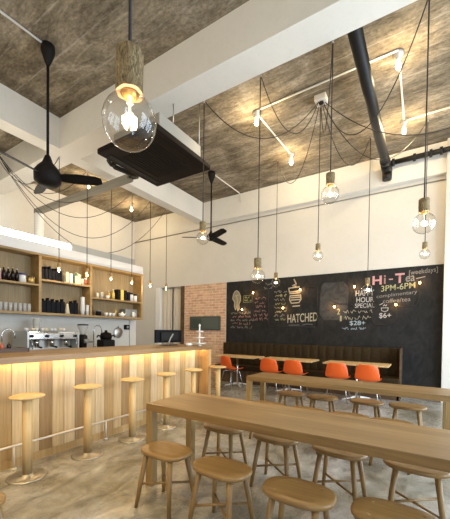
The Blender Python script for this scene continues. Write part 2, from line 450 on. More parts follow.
# low stools
def make_stool():
    t = thing('low_stool', None, 'stool', (0, 0, 0))
    a, c = .215, .147
    prof = []
    b = MB(); n = 40
    def ring(k, z, dip=0.):
        vs = []
        for i in range(n):
            th = 2 * PI * i / n; cs, sn = math.cos(th), math.sin(th)
            e = 2 / 2.6
            x = a * k * math.copysign(abs(cs) ** e, cs); yy = c * k * math.copysign(abs(sn) ** e, sn)
            vs.append(b.bm.verts.new((x, yy, z + dip * (x / a) ** 2)))
        return vs
    rs = [ring(.90, .414), ring(.985, .424), ring(1., .436), ring(.985, .447), ring(.93, .452), ring(.6, .449, .004), ring(.25, .446, .004)]
    b.bm.faces.new(rs[0][::-1])
    for p, q in zip(rs, rs[1:]):
        for i in range(n):
            f = b.bm.faces.new((p[i], p[(i + 1) % n], q[(i + 1) % n], q[i])); f.smooth = True
    b.bm.faces.new(rs[-1])
    for sx in (-1, 1):
        for sy in (-1, 1):
            pass
    b.build('seat', M['stool_seat'], t)
    for sx in (-1, 1):
        for sy in (-1, 1):
            MB().tube([(sx * .175, sy * .150, 0), (sx * .150, sy * .125, .2), (sx * .122, sy * .088, .43)], [.0145, .0185, .021], 12).build('leg', M['stool_leg'], t)
            MB().lathe([(.013, .448), (.013, .4505), (0, .4507)], (sx * .125, sy * .075, 0), 12).build('leg_tenon', M['oak_leg'], t)
    for s in (-1, 1):
        z = .17 + .012 * s
        MB().tube([(-.153, -s * .128, z), (.153, s * .128, z)], .0095, 8).build('stretcher', M['stool_leg'], t)
    return t
st = make_stool(); first = True
front = [(-1.69, 1.83), (-1.16, 1.81), (-.61, 1.79), (-.105, 1.815)]
back = [(-1.64, 2.60), (-1.10, 2.62), (-.56, 2.62), (-.03, 2.63)]
mid = [(-1.68, 3.70), (-1.17, 3.70), (-.70, 3.71), (-.27, 3.70)]
far = [(-1.70, 4.58), (-1.23, 4.58), (-.65, 4.64), (-.17, 4.68)]
sl = {
 'front': ['low oval stool at the left end of the front table, nearest the bar', 'second low stool from the left along the near side of the front table',
           'low stool in the bottom middle of the photo, third along the front table', 'low stool cut off by the bottom right edge of the photo'],
 'back': ['leftmost stool on the far side of the front table, seen under its top', 'second stool from the left on the far side of the front table',
          'third stool from the left on the far side of the front table', 'rightmost stool on the far side of the front table, its crossed stretchers showing'],
 'mid': ['leftmost stool between the two long tables, mostly hidden by the front tabletop', 'second stool between the two long tables, its seat just rising over the front tabletop',
         'third stool between the two long tables, a sliver of seat over the front tabletop', 'rightmost stool between the two long tables, behind the front tabletop'],
 'far': ['leftmost stool tucked under the rear long table on its far side', 'second stool from the left tucked under the rear long table on its far side',
         'third stool from the left tucked under the rear long table on its far side', 'rightmost stool tucked under the rear long table beside its right leg']}
for nm, pts in (('front', front), ('back', back), ('mid', mid), ('far', far)):
    for i, (x, y) in enumerate(pts):
        o = st if first else dup(st); first = False
        o.location = (x, y, 0); o.rotation_euler = (0, 0, random.uniform(-.06, .06)); o['label'] = sl[nm][i]
        o['group'] = 'oval stools around the long tables'
o = dup(st, (-2.07, .65, 0), .5, 'low stool at the very left bottom edge of the photo, only its seat rim showing')
o['group'] = 'oval stools around the long tables'

# ------------------------------------------------------------------ cafe tables, chairs, bench
def cafe_table(cx, label):
    t = thing('cafe_table', label, 'table', (cx, 6.92, 0), 0, 'small tables along the bench')
    box('tabletop', (-.61, .61, -.31, .31, .722, .75), M['birch'], t, .003)
    MB().lathe([(.025, .03), (.025, .722)], seg=14).build('post', M['chrome'], t)
    f = MB()
    for a in range(4):
        an = PI / 4 + a * PI / 2
        f.tube([(0, 0, .05), (.16 * math.cos(an), .16 * math.sin(an), .035), (.33 * math.cos(an), .33 * math.sin(an), .012)], [.03, .022, .012], 8)
    f.build('base', M['white_metal'], t)
cafe_table(-4.0, 'small wooden cafe table at the left end of the bench with one orange chair')
cafe_table(-2.63, 'small wooden cafe table in the middle of the bench with two orange chairs')
cafe_table(-1.17, 'small wooden cafe table at the right end of the bench with two orange chairs')
def make_chair():
    t = thing('shell_chair', None, 'chair', (0, 0, 0))
    prof = [(.22, .435, .19), (.205, .455, .205), (.12, .447, .22), (0, .44, .225), (-.12, .448, .225), (-.185, .475, .222), (-.215, .53, .222), (-.235, .62, .215), (-.25, .70, .20), (-.26, .76, .175), (-.262, .785, .13)]
    bm = bmesh.new(); n = 12; rows = []
    for i, (yy, z, w) in enumerate(prof):
        row = []
        for k in range(n + 1):
            s = -1 + 2 * k / n; bend = abs(s) ** 2.5
            back_ = min(1, max(0, (i - 4) / 3))
            row.append(bm.verts.new((w * s, yy + .05 * bend * back_, z + .045 * bend * (1 - back_))))
        rows.append(row)
    for a, c in zip(rows, rows[1:]):
        for k in range(n):
            f = bm.faces.new((a[k], a[k + 1], c[k + 1], c[k])); f.smooth = True
    me = bpy.data.meshes.new('shell'); bm.to_mesh(me); bm.free(); me.materials.append(M['orange'])
    o = bpy.data.objects.new('shell', me); COL.objects.link(o); o.parent = t
    md = o.modifiers.new('thick', 'SOLIDIFY'); md.thickness = .012
    md = o.modifiers.new('sub', 'SUBSURF'); md.levels = 1; md.render_levels = 2
    for sx in (-1, 1):
        for sy in (-1, 1):
            MB().tube([(sx * .06, sy * .06, .43), (sx * .14, sy * .13, .40), (sx * .21, sy * .20, 0)], .010, 8).build('leg', M['steel'], t)
    MB().tube([(-.14, 0, .415), (.14, 0, .415)], .012, 8).build('seat_brace', M['steel'], t)
    return t
ch = make_chair()
cl = ['orange chair standing alone at the left cafe table, turned slightly', 'left orange chair of the pair at the middle cafe table', 'right orange chair of the pair at the middle cafe table',
      'left orange chair of the pair at the right cafe table', 'right orange chair of the pair at the right cafe table']
for i, (x, y, r) in enumerate([(-3.93, 6.52, -.35), (-2.89, 6.56, .0), (-2.33, 6.56, -.05), (-1.45, 6.56, .03), (-.89, 6.56, -.02)]):
    o = ch if i == 0 else dup(ch)
    o.location = (x, y, 0); o.rotation_euler = (0, 0, r); o['label'] = cl[i]; o['group'] = 'orange shell chairs along the bench'
# bench
bn = thing('banquette_bench', 'long dark brown tufted bench along the chalkboard wall', 'bench', (-2.66, 7.5, 0))
def quilt(u0_, u1_, w0, w1, du, dw, depth, fn, name, parent):
    bm = bmesh.new(); nu = int((u1_ - u0_) / du) * 8; nw = max(1, round((w1 - w0) / dw)) * 8
    g = []
    for i in range(nu + 1):
        row = []
        for j in range(nw + 1):
            fu = abs(math.sin(PI * i / 8)); fw = abs(math.sin(PI * j / 8))
            d = depth * (fu ** .45) * (.35 + .65 * fw ** .5)
            row.append(bm.verts.new(fn(u0_ + (u1_ - u0_) * i / nu, w0 + (w1 - w0) * j / nw, d)))
        g.append(row)
    for i in range(nu):
        for j in range(nw):
            f = bm.faces.new((g[i][j], g[i + 1][j], g[i + 1][j + 1], g[i][j + 1])); f.smooth = True
    me = bpy.data.meshes.new(name); bmesh.ops.recalc_face_normals(bm, faces=bm.faces); bm.to_mesh(me); bm.free(); me.materials.append(M['leather'])
    o = bpy.data.objects.new(name, me); COL.objects.link(o); o.parent = parent; return o
box('back_frame', (-2.24, 2.24, .14, .282, .40, 1.05), M['leather'], bn, .02)
quilt(-2.235, 2.235,   .42, 1.045, .19, .32, .026, lambda u, w, d: (u, .14 - d, w), 'backrest', bn)
for k in range(3):
    x0 = -2.24 + k * 4.48 / 3
    box('seat_cushion', (x0 + .004, x0 + 4.48 / 3 - .004, -.30, .13, .34, .45), M['leather'], bn, .025)
box('base', (-2.2, 2.2, -.24, .25, 0, .34), M['dark_wood'], bn)
box('end_trim', (2.24, 2.265, -.26, .282, 0, 1.06), M['dark_wood'], bn, .003)

# ------------------------------------------------------------------ chalkboard
bd = thing('chalkboard', 'huge black chalkboard wall covered with chalk menus and drawings', 'chalkboard', (-2.3, YB, 0))
BO = -2.3
box('panel', (-4.90 - BO, .30 - BO, -.012, -.001, 0, 2.79), M['board'], bd)
def text(s, x0, x1, z0, h, mat, bold=0., tilt=0., nm='chalk_lettering'):
    c = bpy.data.curves.new('t', 'FONT'); c.body = s; c.size = 1.; c.extrude = .0; c.offset = bold
    o = bpy.data.objects.new('t', c); COL.objects.link(o)
    dg = bpy.context.evaluated_depsgraph_get(); me = bpy.data.meshes.new_from_object(o.evaluated_get(dg))
    bpy.data.objects.remove(o)
    xs = [v.co.x for v in me.vertices]; ys = [v.co.y for v in me.vertices]
    kx = (x1 - x0) / (max(xs) - min(xs)); kz = h / (max(ys) - min(ys)); mx, my = min(xs), min(ys)
    for v in me.vertices:
        X = x0 + (v.co.x - mx) * kx; Z = z0 + (v.co.y - my) * kz + (X - x0) * tilt
        v.co = (X - BO, -.0145, Z)
    me.materials.clear(); me.materials.append(mat)
    o = bpy.data.objects.new(nm, me); COL.objects.link(o); o.parent = bd; return o
def strokes(lines, w, mat, nm='chalk_drawing', closed=False):
    if nm == 'chalk_scribble' and len(lines) > 1:
        for l in lines: strokes([l], w, mat, nm)
        return
    if nm == 'chalk_scribble': nm = 'chalk_word'
    bm = bmesh.new()
    for pts in lines:
        for (x0, z0), (x1, z1) in zip(pts, pts[1:]):
            d = Vector((x1 - x0, 0, z1 - z0))
            if d.length < 1e-6: continue
            n = Vector((-d.z, 0, d.x)).normalized() * w / 2; e = d.normalized() * w * .3
            a = Vector((x0 - BO, -.0142, z0)) - e; c = Vector((x1 - BO, -.0142, z1)) + e
            bm.faces.new([bm.verts.new(p) for p in (a - n, c - n, c + n, a + n)])
    me = bpy.data.meshes.new(nm); bm.to_mesh(me); bm.free(); me.materials.append(mat)
    o = bpy.data.objects.new(nm, me); COL.objects.link(o); o.parent = bd; return o
def scribble(x0, x1, z, h, rnd):
    out = []; x = x0
    while x < x1:
        wl = rnd.uniform(.10, .22); e = min(x + wl, x1); pts = []; q = x
        while q < e:
            pts.append((q, z + rnd.choice((0, 0, .1, .55, .6, .6, 1.)) * h + rnd.uniform(-.05, .05) * h)); q += h * .2
        if len(pts) > 2: out.append(pts)
        x = e + .045
    return out
rnd = random.Random(3)
text('HATCHED', -3.02, -2.24, 1.60, .22, M['chalk_cream'], .012, .06)
strokes([[(-2.98, 1.545), (-2.70, 1.55)], [(-2.62, 1.545), (-2.52, 1.575), (-2.36, 1.565)]], .012, M['chalk_dim'])
text('H', -1.02, -.83, 2.45, .20, M['chalk_pink'], .03)
text('i', -.79, -.75, 2.46, .19, M['chalk_rose'], .01)
text('-', -.69, -.61, 2.54, .025, M['chalk_pink'], .01)
text('T', -.57, -.39, 2.46, .21, M['chalk_pink'], .03)
text('ea', -.37, -.20, 2.47, .12, M['chalk_dim'], .01, .1)
strokes([[(-.17, 2.53), (-.02, 2.56)]], .02, M['chalk_dim'])
text('[weekdays]', -.31, .20, 2.585, .13, M['chalk_dim'], .005, .06)
text('3PM-6PM', -.84, -.19, 2.29, .13, M['chalk_yellow'], .006, .07)
text('complimentary', -.93, -.15, 2.125, .10, M['chalk_dim'], 0., .09)
text('coffee/tea', -.80, -.27, 2.03, .09, M['chalk_dim'], 0., .06)
text('HAPPY', -1.37, -.98, 2.215, .13, M['chalk_white'], .01)
text('HOUR', -1.35, -.98, 2.07, .115, M['chalk_white'], .01)
text('SPECIAL', -1.38, -.97, 1.945, .10, M['chalk_white'], .008)
text('2', -1.78, -1.71, 1.80, .14, M['chalk_yellow'], .01)
text('1', -1.71, -1.67, 1.64, .13, M['chalk_yellow'], .01)
strokes(scribble(-1.64, -1.0, 1.83, .07, rnd) + scribble(-1.60, -1.02, 1.68, .08, rnd), .011, M['chalk_cream'], 'chalk_scribble')
text('$28+', -1.49, -1.15, 1.53, .12, M['chalk_blue'], .01)
strokes(scribble(-1.66, -1.14, 1.445, .05, rnd), .010, M['chalk_blue'], 'chalk_scribble')
text('$6+', -.87, -.63, 1.69, .13, M['chalk_white'], .01)
strokes([[(-.83, 1.93), (-.82, 1.87), (-.76, 1.845), (-.70, 1.87), (-.69, 1.93), (-.83, 1.93)], [(-.79, 1.97), (-.77, 2.0), (-.74, 1.97), (-.72, 2.0)], [(-.86, 2.0), (-.80, 2.03)]], .013, M['chalk_white'])
# smudged, partly wiped square
bmf = bmesh.new(); ps = []
for k in range(40):
    a = 2 * PI * k / 40; e = .45
    px = -1.86 + .33 * math.copysign(abs(math.cos(a)) ** e, math.cos(a)) + .012 * math.sin(5 * a); pz = 2.12 + .46 * math.copysign(abs(math.sin(a)) ** e, math.sin(a)) + .012 * math.sin(7 * a)
    ps.append(bmf.verts.new((px - BO, -.0132, pz)))
bmf.faces.new(ps); me = bpy.data.meshes.new('chalk_smudge'); bmf.to_mesh(me); bmf.free(); me.materials.append(M['smudge'])
o = bpy.data.objects.new('chalk_smudge', me); COL.objects.link(o); o.parent = bd; o['label'] = 'wiped grey square of chalk dust'
# tooth-like drawing on the left with writing round it
ol = [(-4.67, 2.42), (-4.62, 2.50), (-4.555, 2.53), (-4.49, 2.48), (-4.43, 2.36), (-4.43, 2.24), (-4.48, 2.14), (-4.47, 2.0), (-4.52, 1.95), (-4.555, 2.1), (-4.59, 1.98), (-4.63, 2.08), (-4.62, 2.2), (-4.69, 2.3), (-4.67, 2.42)]
bmf = bmesh.new(); bmf.faces.new([bmf.verts.new((x - BO, -.0138, z)) for x, z in ol[:-1]])
me = bpy.data.meshes.new('chalk_drawing'); bmf.to_mesh(me); bmf.free(); me.materials.append(M['chalk_fill'])
o = bpy.data.objects.new('chalk_drawing', me); COL.objects.link(o); o.parent = bd
strokes([ol, [(-4.57, 2.4), (-4.53, 2.25), (-4.55, 2.1)], [(-4.62, 2.38), (-4.5, 2.40)], [(-4.52, 2.0), (-4.54, 2.15)]], .026, M['chalk_cream'])
strokes([[(-4.33, 2.37), (-4.06, 2.38), (-4.06, 2.19), (-4.33, 2.18), (-4.33, 2.37)]], .012, M['chalk_green'])
strokes(scribble(-4.30, -4.08, 2.30, .05, rnd) + scribble(-4.30, -4.08, 2.22, .05, rnd), .012, M['chalk_green'], 'chalk_scribble')
for k in range(5):
    strokes(scribble(-4.75 + .05 * (k % 2), -4.1 + .05 * (k % 3), 1.86 - k * .10, .06, rnd), .012, M['chalk_rose'] if k % 2 else M['chalk_dim'], 'chalk_scribble')
for k, (a, c) in enumerate([(-3.95, -3.65), (-3.98, -3.62), (-3.94, -3.66), (-3.98, -3.62), (-4.02, -3.58), (-4.02, -3.58)]):
    strokes(scribble(a, c, 2.25 - k * .115, .07, rnd), .013, M['chalk_rose'], 'chalk_scribble')
strokes(scribble(-3.66, -3.46, 2.62, .06, rnd) + scribble(-3.70, -3.46, 2.52, .06, rnd), .012, M['chalk_dim'], 'chalk_scribble')
for k in range(8):
    strokes(scribble(-3.40 + .03 * (k % 2), -3.05, 2.40 - k * .105, .065, rnd), .014, (M['chalk_dim'], M['chalk_yellow'], M['chalk_dim'], M['chalk_green'])[k % 4], 'chalk_scribble')
# lantern like drawing over the big word
strokes([[(-2.86, 2.72), (-2.80, 2.60), (-2.90, 2.56), (-2.80, 2.54)], [(-3.0, 2.50), (-2.72, 2.52), (-2.66, 2.42), (-2.98, 2.40), (-3.0, 2.50)], [(-2.97, 2.36), (-2.70, 2.37)],
         [(-2.96, 2.30), (-2.68, 2.31), (-2.67, 2.20), (-2.72, 2.12), (-2.92, 2.11), (-2.97, 2.2), (-2.96, 2.30)], [(-2.93, 2.25), (-2.70, 2.26)], [(-2.93, 2.19), (-2.70, 2.2)], [(-2.88, 2.03), (-2.70, 2.04)]], .03, M['chalk_cream'])
# bulbs wired across the board, each with its own run of cable
def wall_bulb(x, z, path, label):
    t = thing('string_bulb', label, 'wall light', (x, YB - .046, z), 0, 'small lit bulbs on the chalkboard')
    MB().lathe([(.016, 0), (.018, .045), (.012, .05)], (0, 0, .02), 12).build('socket', M['black'], t)
    MB().lathe([(0, -.026), (.014, -.02), (.02, 0), (.016, .016), (.012, .026), (0, .026)], (0, -.015, 0), 12).build('bulb', M['string_bulb'], t)
    p = [(px - x, .02, pz - z) for px, pz in path]
    MB().tube([(0, .004, .06)] + p if abs(path[0][0] - x) + abs(path[0][1] - z) > .02 else p, .008, 6).build('cable', M['cable'], t)
    lamp('bulb_light', (x, YB - .11, z), 3.0, (1., .56, .22), .02)
wall_bulb(-4.01, 2.43, [(-4.01, 2.5), (-3.58, 2.5), (-3.56, 2.47), (-3.56, 1.60)], 'small lit bulb on the chalkboard, upper one beside the cream drawing on the left')
wall_bulb(-4.35, 1.98, [(-4.35, 2.06), (-4.05, 2.06), (-4.02, 2.1), (-4.02, 2.38)], 'small lit bulb on the chalkboard, just below the cream drawing on the left')
wall_bulb(-3.13, 1.99, [(-3.13, 2.06), (-3.54, 2.07), (-3.54, 1.55), (-3.5, 1.52), (-2.3, 1.5)], 'small lit bulb on the chalkboard, just above and left of the large chalk word')
wall_bulb(-2.68, 2.44, [(-2.68, 2.5), (-2.28, 2.5), (-2.25, 2.46), (-2.25, 1.52)], 'small lit bulb on the chalkboard, right of the lantern-like chalk drawing')
wall_bulb(-1.83, 1.98, [(-1.83, 2.04), (-1.5, 2.04), (-1.42, 2.02), (-1.4, 1.98), (-1.4, 1.93), (-1.02, 1.92)], 'small lit bulb at the lower right of the wiped grey square')
wall_bulb(-1.39, 2.43, [(-1.39, 2.5), (-1.38, 2.38), (-1.41, 2.3), (-1.41, 2.05)], 'small lit bulb at the upper right of the wiped grey square')
wall_bulb(-.11, 2.43, [(-.11, 2.5), (-.12, 2.1), (-.16, 1.97), (-.30, 1.95), (-.5, 1.95)], 'small lit bulb high on the right of the chalkboard, the rightmost one')
wall_bulb(-.54, 1.99, [(-.54, 2.04), (-.52, 1.7), (-.58, 1.60), (-.75, 1.55), (-.95, 1.56), (-1.0, 1.66), (-1.0, 2.25)], 'small lit bulb on the chalkboard, beside the prices and the chalk coffee cup')

# dark sign on the bricks, curtains in the doorway
t = thing('sign_panel', 'dark green framed panel mounted on the brick wall', 'sign', (-5.66, YB, 1.60))
box('frame', (-.56, .56, -.06, 0, -.21, .21), M['sign'], t, .006)
box('face', (-.52, .52, -.066, -.058, -.17, .17), M['sign_face'], t)
box('inner_panel', (-.5, -.1, -.07, -.064, -.155, .15), M['sign'], t)
def curtain(x0, x1, y, label):
    bm = bmesh.new(); n = 60; w = x1 - x0; rows = []
    for z in (.02, 1.4, 2.76):
        rows.append([bm.verts.new((-w / 2 + w * i / n, .03 * math.sin(2 * PI * i / n * w / .16) * (.6 + .4 * (z < 1)), z)) for i in range(n + 1)])
    for a, c in zip(rows, rows[1:]):
        for i in range(n):
            f = bm.faces.new((a[i], a[i + 1], c[i + 1], c[i])); f.smooth = True
    me = bpy.data.meshes.new('curtain'); bm.to_mesh(me); bm.free(); me.materials.append(M['curtain'])
    o = bpy.data.objects.new('curtain', me); COL.objects.link(o); o.location = ((x0 + x1) / 2, y, 0)
    md = o.modifiers.new('t', 'SOLIDIFY'); md.thickness = .006
    tag(o, label, 'curtain', 'curtains in the back doorway')
curtain(-7.53, -7.06, YB + .07, 'beige curtain in the back doorway, left one beside the white door post')
curtain(-7.01, -6.66, YB + .07, 'beige curtain in the back doorway, right one beside the bricks')
MB().tube([(-7.53, YB + .07, 2.775), (-6.65, YB + .07, 2.775)], .012, 8).build('curtain_rod', M['steel_dull'])
tag(COL.objects['curtain_rod'], 'thin metal rod at the top of the back doorway carrying the curtains', 'curtain rod')

# ------------------------------------------------------------------ back bar shelf
sh = thing('bar_shelf', 'long open wooden wall shelf with three bays above the coffee machine', 'shelf', (-6.3, 3.6, 0))
def sp(x0, x1, y0, y1, z0, z1): return (x0 + 6.3, x1 + 6.3, y0 - 3.6, y1 - 3.6, z0, z1)
box('back_panel', sp(-6.46, -6.445, .6, 5.70, 1.66, 2.76), M['shelf_back'], sh)
box('top_board', sp(-6.46, -6.15, .6, 5.74, 2.76, 2.80), M['shelf_wood'], sh, .002)
box('bottom_board', sp(-6.46, -6.15, .6, 5.74, 1.64, 1.685), M['shelf_wood'], sh, .002)
for y in (.62, 1.95, 3.165, 4.245, 5.70):
    box('divider', sp(-6.46, -6.152, y - .025, y + .025, 1.685, 2.76), M['shelf_wood'], sh, .002)
for y0, y1, z in ((.645, 1.925, 2.18), (1.975, 3.14, 2.18), (3.19, 4.22, 2.29), (4.27, 5.675, 2.05)):
    box('shelf_board', sp(-6.445, -6.155, y0, y1, z, z + .035), M['shelf_wood'], sh, .002)

ZB, Z1, Z2, Z3 = 1.687, 2.217, 2.327, 2.087
def lathe_item(name, prof, mat, loc, label, cat, group=None, seg=14):
    o = MB().lathe(prof, seg=seg).build(name, mat); o.location = loc; return tag(o, label, cat, group)
def bottle(y, z, h, mat, capm, label, group, x=-6.26, r=.035):
    t = thing('bottle', label, 'bottle', (x, y, z), 0, group)
    MB().lathe([(0, 0), (r, 0), (r, h * .55), (r * .85, h * .65), (r * .36, h * .78), (r * .34, h * .93), (0, h * .93)], seg=14).build('body', mat, t)
    MB().lathe([(r * .4, h * .92), (r * .4, h), (0, h)], seg=12).build('cap', capm, t)
    return t
def jar(y, z, h, r, mat, lidm, label, group=None, x=-6.26):
    t = thing('jar', label, 'jar', (x, y, z), 0, group)
    MB().lathe([(0, 0), (r, 0), (r, h * .75), (r * .85, h * .82), (0, h * .82)], seg=16).build('body', mat, t)
    MB().lathe([(r * .88, h * .8), (r * .88, h), (0, h)], seg=16).build('lid', lidm, t)
    return t
def carton(y, z, w, h, mat, label, cat='box', group=None, x=-6.27, d=.14, nm='carton'):
    o = MB().box(-d / 2, d / 2, -w / 2, w / 2, 0, h, .004).build(nm, mat); o.location = (x, y, z); return tag(o, label, cat, group)
# bay one
jar(2.50, Z1, .2, .055, M['pink'], M['white'], 'pink jar at the left edge of the photo on the upper wall shelf')
for k, y in enumerate((2.60, 2.67, 2.74, 2.81)):
    bottle(y, Z1, .25 - .012 * (k % 2), M['dark_glass'], (M['gold'], M['white'])[k % 2], 'dark glass bottle in the row of four on the upper left shelf', 'dark bottles on the upper left shelf', r=.032)
jar(2.90, Z1, .17, .062, M['white'], M['blue_lid'], 'white jar with dark blue lid on the upper left shelf')
jar(3.055, Z1, .14, .066, M['gold'], M['dark_wood'], 'low golden jar with dark lid beside the first shelf divider')
for k in range(10):
    y = 2.30 + k * .078
    lathe_item('drinking_glass', [(0, 0), (.028, 0), (.034, .15), (.030, .15), (.025, .01), (0, .01)], M['tumbler'], (-6.23, y, ZB), 'clear drinking glass in the row on the lower left shelf', 'glass', 'drinking glasses on the lower left shelf')
# bay two
for k in range(6):
    y = 3.25 + k * .068
    t = thing('coffee_bag', 'black coffee bag in the row on the upper middle shelf', 'bag', (-6.26, y, Z2), 0, 'black bags on the upper middle shelf')
    h = .24 + .015 * ((k * 7) % 3)
    b = MB(); b.box(-.05, .05, -.030, .030, 0, h * .8, .008); b.build('body', M['bag'], t)
    box('folded_top', (-.05, .05, -.008, .008, h * .78, h), M['bag'], t, .002)
carton(3.73, Z2, .06, .22, M['cream'], 'cream carton beside the black bags on the upper middle shelf')
carton(3.81, Z2, .07, .20, M['white'], 'white carton between a cream and a green one on the upper middle shelf')
b = MB(); b.box(-.06, .06, -.065, .065, 0, .17, .004); b.tube([(-.06, -.03, .17), (-.0, 0, .235), (.06, .03, .17)], [.05, .02, .05], 4)
o = b.build('carton', M['green']); o.location = (-6.27, 3.97, Z2); tag(o, 'pale green gable-topped carton on the upper middle shelf', 'box')
jar(4.095, Z2, .13, .04, M['cream'], M['white'], 'short cream jar right of the green carton')
jar(4.175, Z2, .16, .035, M['red'], M['white'], 'small red jar against the second shelf divider')
for k in range(8):
    y = 3.26 + k * .096
    if k == 5: continue
    t = thing('coffee_bag', 'black coffee bag in the row on the lower middle shelf', 'bag', (-6.26, y, ZB), 0, 'black bags on the lower middle shelf')
    h = .27 + .012 * ((k * 5) % 3)
    b = MB(); b.box(-.05, .05, -.043, .043, 0, h * .82, .008); b.build('body', M['bag'], t)
    box('folded_top', (-.05, .05, -.01, .01, h * .8, h), M['bag'], t, .002)
lathe_item('paper_cone', [(0, 0), (.05, 0), (.02, .2), (0, .22)], M['cream'], (-6.22, 3.74, ZB), 'cream cone shape among the black bags on the lower middle shelf', 'packet')
def cups(y, n, r, label):
    prof = []
    for k in range(n): prof += [(r * .86, .02 * k + .07), (r, .02 * k + .088), (r * 1.03, .02 * k + .09)]
    o = MB().lathe([(0, 0), (r * .75, 0)] + prof + [(0, .02 * n + .08)], seg=16).build('cup_stack', M['white']); o.location = (-6.2, y, ZB)
    tag(o, label, 'cup stack')
cups(4.07, 15, .048, 'tall stack of white paper cups on the lower middle shelf')
cups(4.18, 7, .036, 'shorter stack of white paper cups against the second shelf divider')
# bay three
jar(4.47, Z3, .11, .034, M['cream'], M['white'], 'small cream jar, first on the upper right shelf')
jar(4.58, Z3, .14, .042, M['tumbler'], M['cream'], 'clear jar second on the upper right shelf')
lathe_item('cup', [(0, 0), (.03, 0), (.04, .07), (.036, .07), (.028, .01), (0, .01)], M['ceramic'], (-6.2, 4.70, Z3), 'small white cup on the upper right shelf between jars', 'cup')
bottle(4.78, Z3, .19, M['gold'], M['white'], 'golden bottle on the upper right shelf', None)
bottle(4.90, Z3, .24, M['yellow'], M['white'], 'yellow bottle with white cap left of the dark packets', None)
for k, (y, w, mt) in enumerate(((5.03, .075, M['bag']), (5.12, .085, M['yellow']), (5.22, .08, M['bag']))):
    carton(y, Z3, w, .25, mt, ('black packet left of the yellow packet on the upper right shelf', 'yellow packet between two black ones on the upper right shelf', 'black packet right of the yellow packet on the upper right shelf')[k], 'packet', nm='packet')
carton(5.33, Z3, .06, .22, M['bag'], 'narrow black packet beside the two dark jars', 'packet', nm='packet')
jar(5.44, Z3, .21, .05, M['ceramic'], M['bag'], 'left of two white jars with black lids at the right end of the upper shelf')
jar(5.57, Z3, .19, .05, M['ceramic'], M['bag'], 'right of two white jars with black lids at the right end of the upper shelf')
bottle(4.32, ZB, .33, M['dark_glass'], M['bag'], 'tall dark bottle right of the second shelf divider on the lower shelf', None, r=.04)
jar(4.50, ZB, .12, .06, M['bag'], M['grey'], 'low black jar on the lower right shelf')
for k, y in enumerate((4.66, 4.76, 4.86)):
    lathe_item('cup', [(0, 0), (.03, 0), (.042, .075), (.038, .075), (.028, .01), (0, .01)], M['ceramic'], (-6.2, y, ZB), 'white coffee cup in the row of three on the lower right shelf', 'cup', 'white cups on the lower right shelf')
bottle(4.96, ZB, .2, M['gold'], M['gold'], 'small golden bottle on the lower right shelf', None, r=.03)
def teapot(y, x, z, label, r=.065):
    t = thing('teapot', label, 'teapot', (x, y, z))
    MB().lathe([(0, 0), (r * .7, 0), (r, r * .6), (r * .95, r * 1.1), (r * .5, r * 1.5), (0, r * 1.55)], seg=18).build('body', M['ceramic'], t)
    MB().lathe([(r * .45, r * 1.5), (r * .3, r * 1.65), (r * .12, r * 1.7), (r * .14, r * 1.9), (0, r * 1.95)], seg=12).build('lid', M['ceramic'], t)
    MB().tube([(0, r * .8, r * .6), (0, r * 1.4, r * .9), (0, r * 1.7, r * 1.5)], [r * .3, r * .18, r * .12], 8).build('spout', M['ceramic'], t)
    MB().tube([(0, -r * .9, r * 1.2), (0, -r * 1.5, r * 1.1), (0, -r * 1.5, r * .5), (0, -r * .9, r * .4)], r * .1, 6).build('handle', M['ceramic'], t)
teapot(5.13, -6.22, ZB, 'white teapot left of the grey box on the lower right shelf')
carton(5.44, ZB, .38, .20, M['grey'], 'dark grey box at the right end of the lower shelf', d=.16, x=-6.33)
t = thing('jug', 'white jug standing in front of the grey box', 'jug', (-6.19, 5.45, ZB))
MB().lathe([(0, 0), (.034, 0), (.04, .05), (.026, .10), (.034, .13), (.028, .13), (.02, .1), (0, .1)], seg=16).build('body', M['ceramic'], t)
MB().tube([(0, .03, .11), (0, .07, .1), (0, .07, .05), (0, .036, .03)], .006, 6).build('handle', M['ceramic'], t)

# ------------------------------------------------------------------ back counter and machines
t = thing('back_counter', 'steel topped work counter behind the bar under the coffee machine', 'counter', (-6.1, 2.5, 0))
box('worktop', (-.34, .45, -3.5, 3.1, .86, .90), M['steel_dull'], t, .004)
box('cabinet', (-.34, .40, -3.5, 3.1, 0, .86), M['grey'], t)
em = thing('espresso_machine', 'wide chrome espresso machine with three brewing heads behind the bar', 'coffee machine', (-5.95, 3.2, .90))
box('body', (-.26, .22, -.45, .45, .28, .40), M['steel'], em, .015)
box('back_panel', (-.26, .02, -.43, .43, .05, .28), M['steel_dull'], em, .006)
for s in (-1, 1):
    box('side_panel', (-.28, .25, s * .46 - .018, s * .46 + .018, .03, .43), M['steel_dull'], em, .01)
box('drip_tray', (.0, .27, -.43, .43, .04, .10), M['steel'], em, .006)
box('cup_rail', (-.25, .2, -.44, .44, .40, .425), M['chrome'], em, .004)
for k in range(4):
    sy = (-.4, .4)[k % 2]; sx = (-.2, .18)[k // 2]
    MB().lathe([(.022, 0), (.02, .04)], (sx, sy, 0), 10).build('foot', M['black'], em)
for y in (-.27, 0, .27):
    MB().lathe([(0, .17), (.045, .17), (.045, .28), (0, .28)], (.13, y, 0), 16).build('brewing_head', M['chrome'], em)
    p = MB().lathe([(0, .14), (.03, .14), (.038, .17), (0, .17)], (.13, y, 0), 14).build('filter_holder', M['chrome'], em)
    MB().tube([(.16, y, .155), (.30, y, .145)], [.014, .018], 8).build('handle', M['black'], p)
for y in (-.40, -.135, .135, .40):
    MB().tube([(.22, y, .345), (.255, y, .345)], .026, 12).build('knob', M['black'], em)
for s in (-1, 1):
    MB().tube([(.2, s * .41, .3), (.26, s * .41, .26), (.27, s * .40, .12)], .007, 6).build('steam_wand', M['chrome'], em)
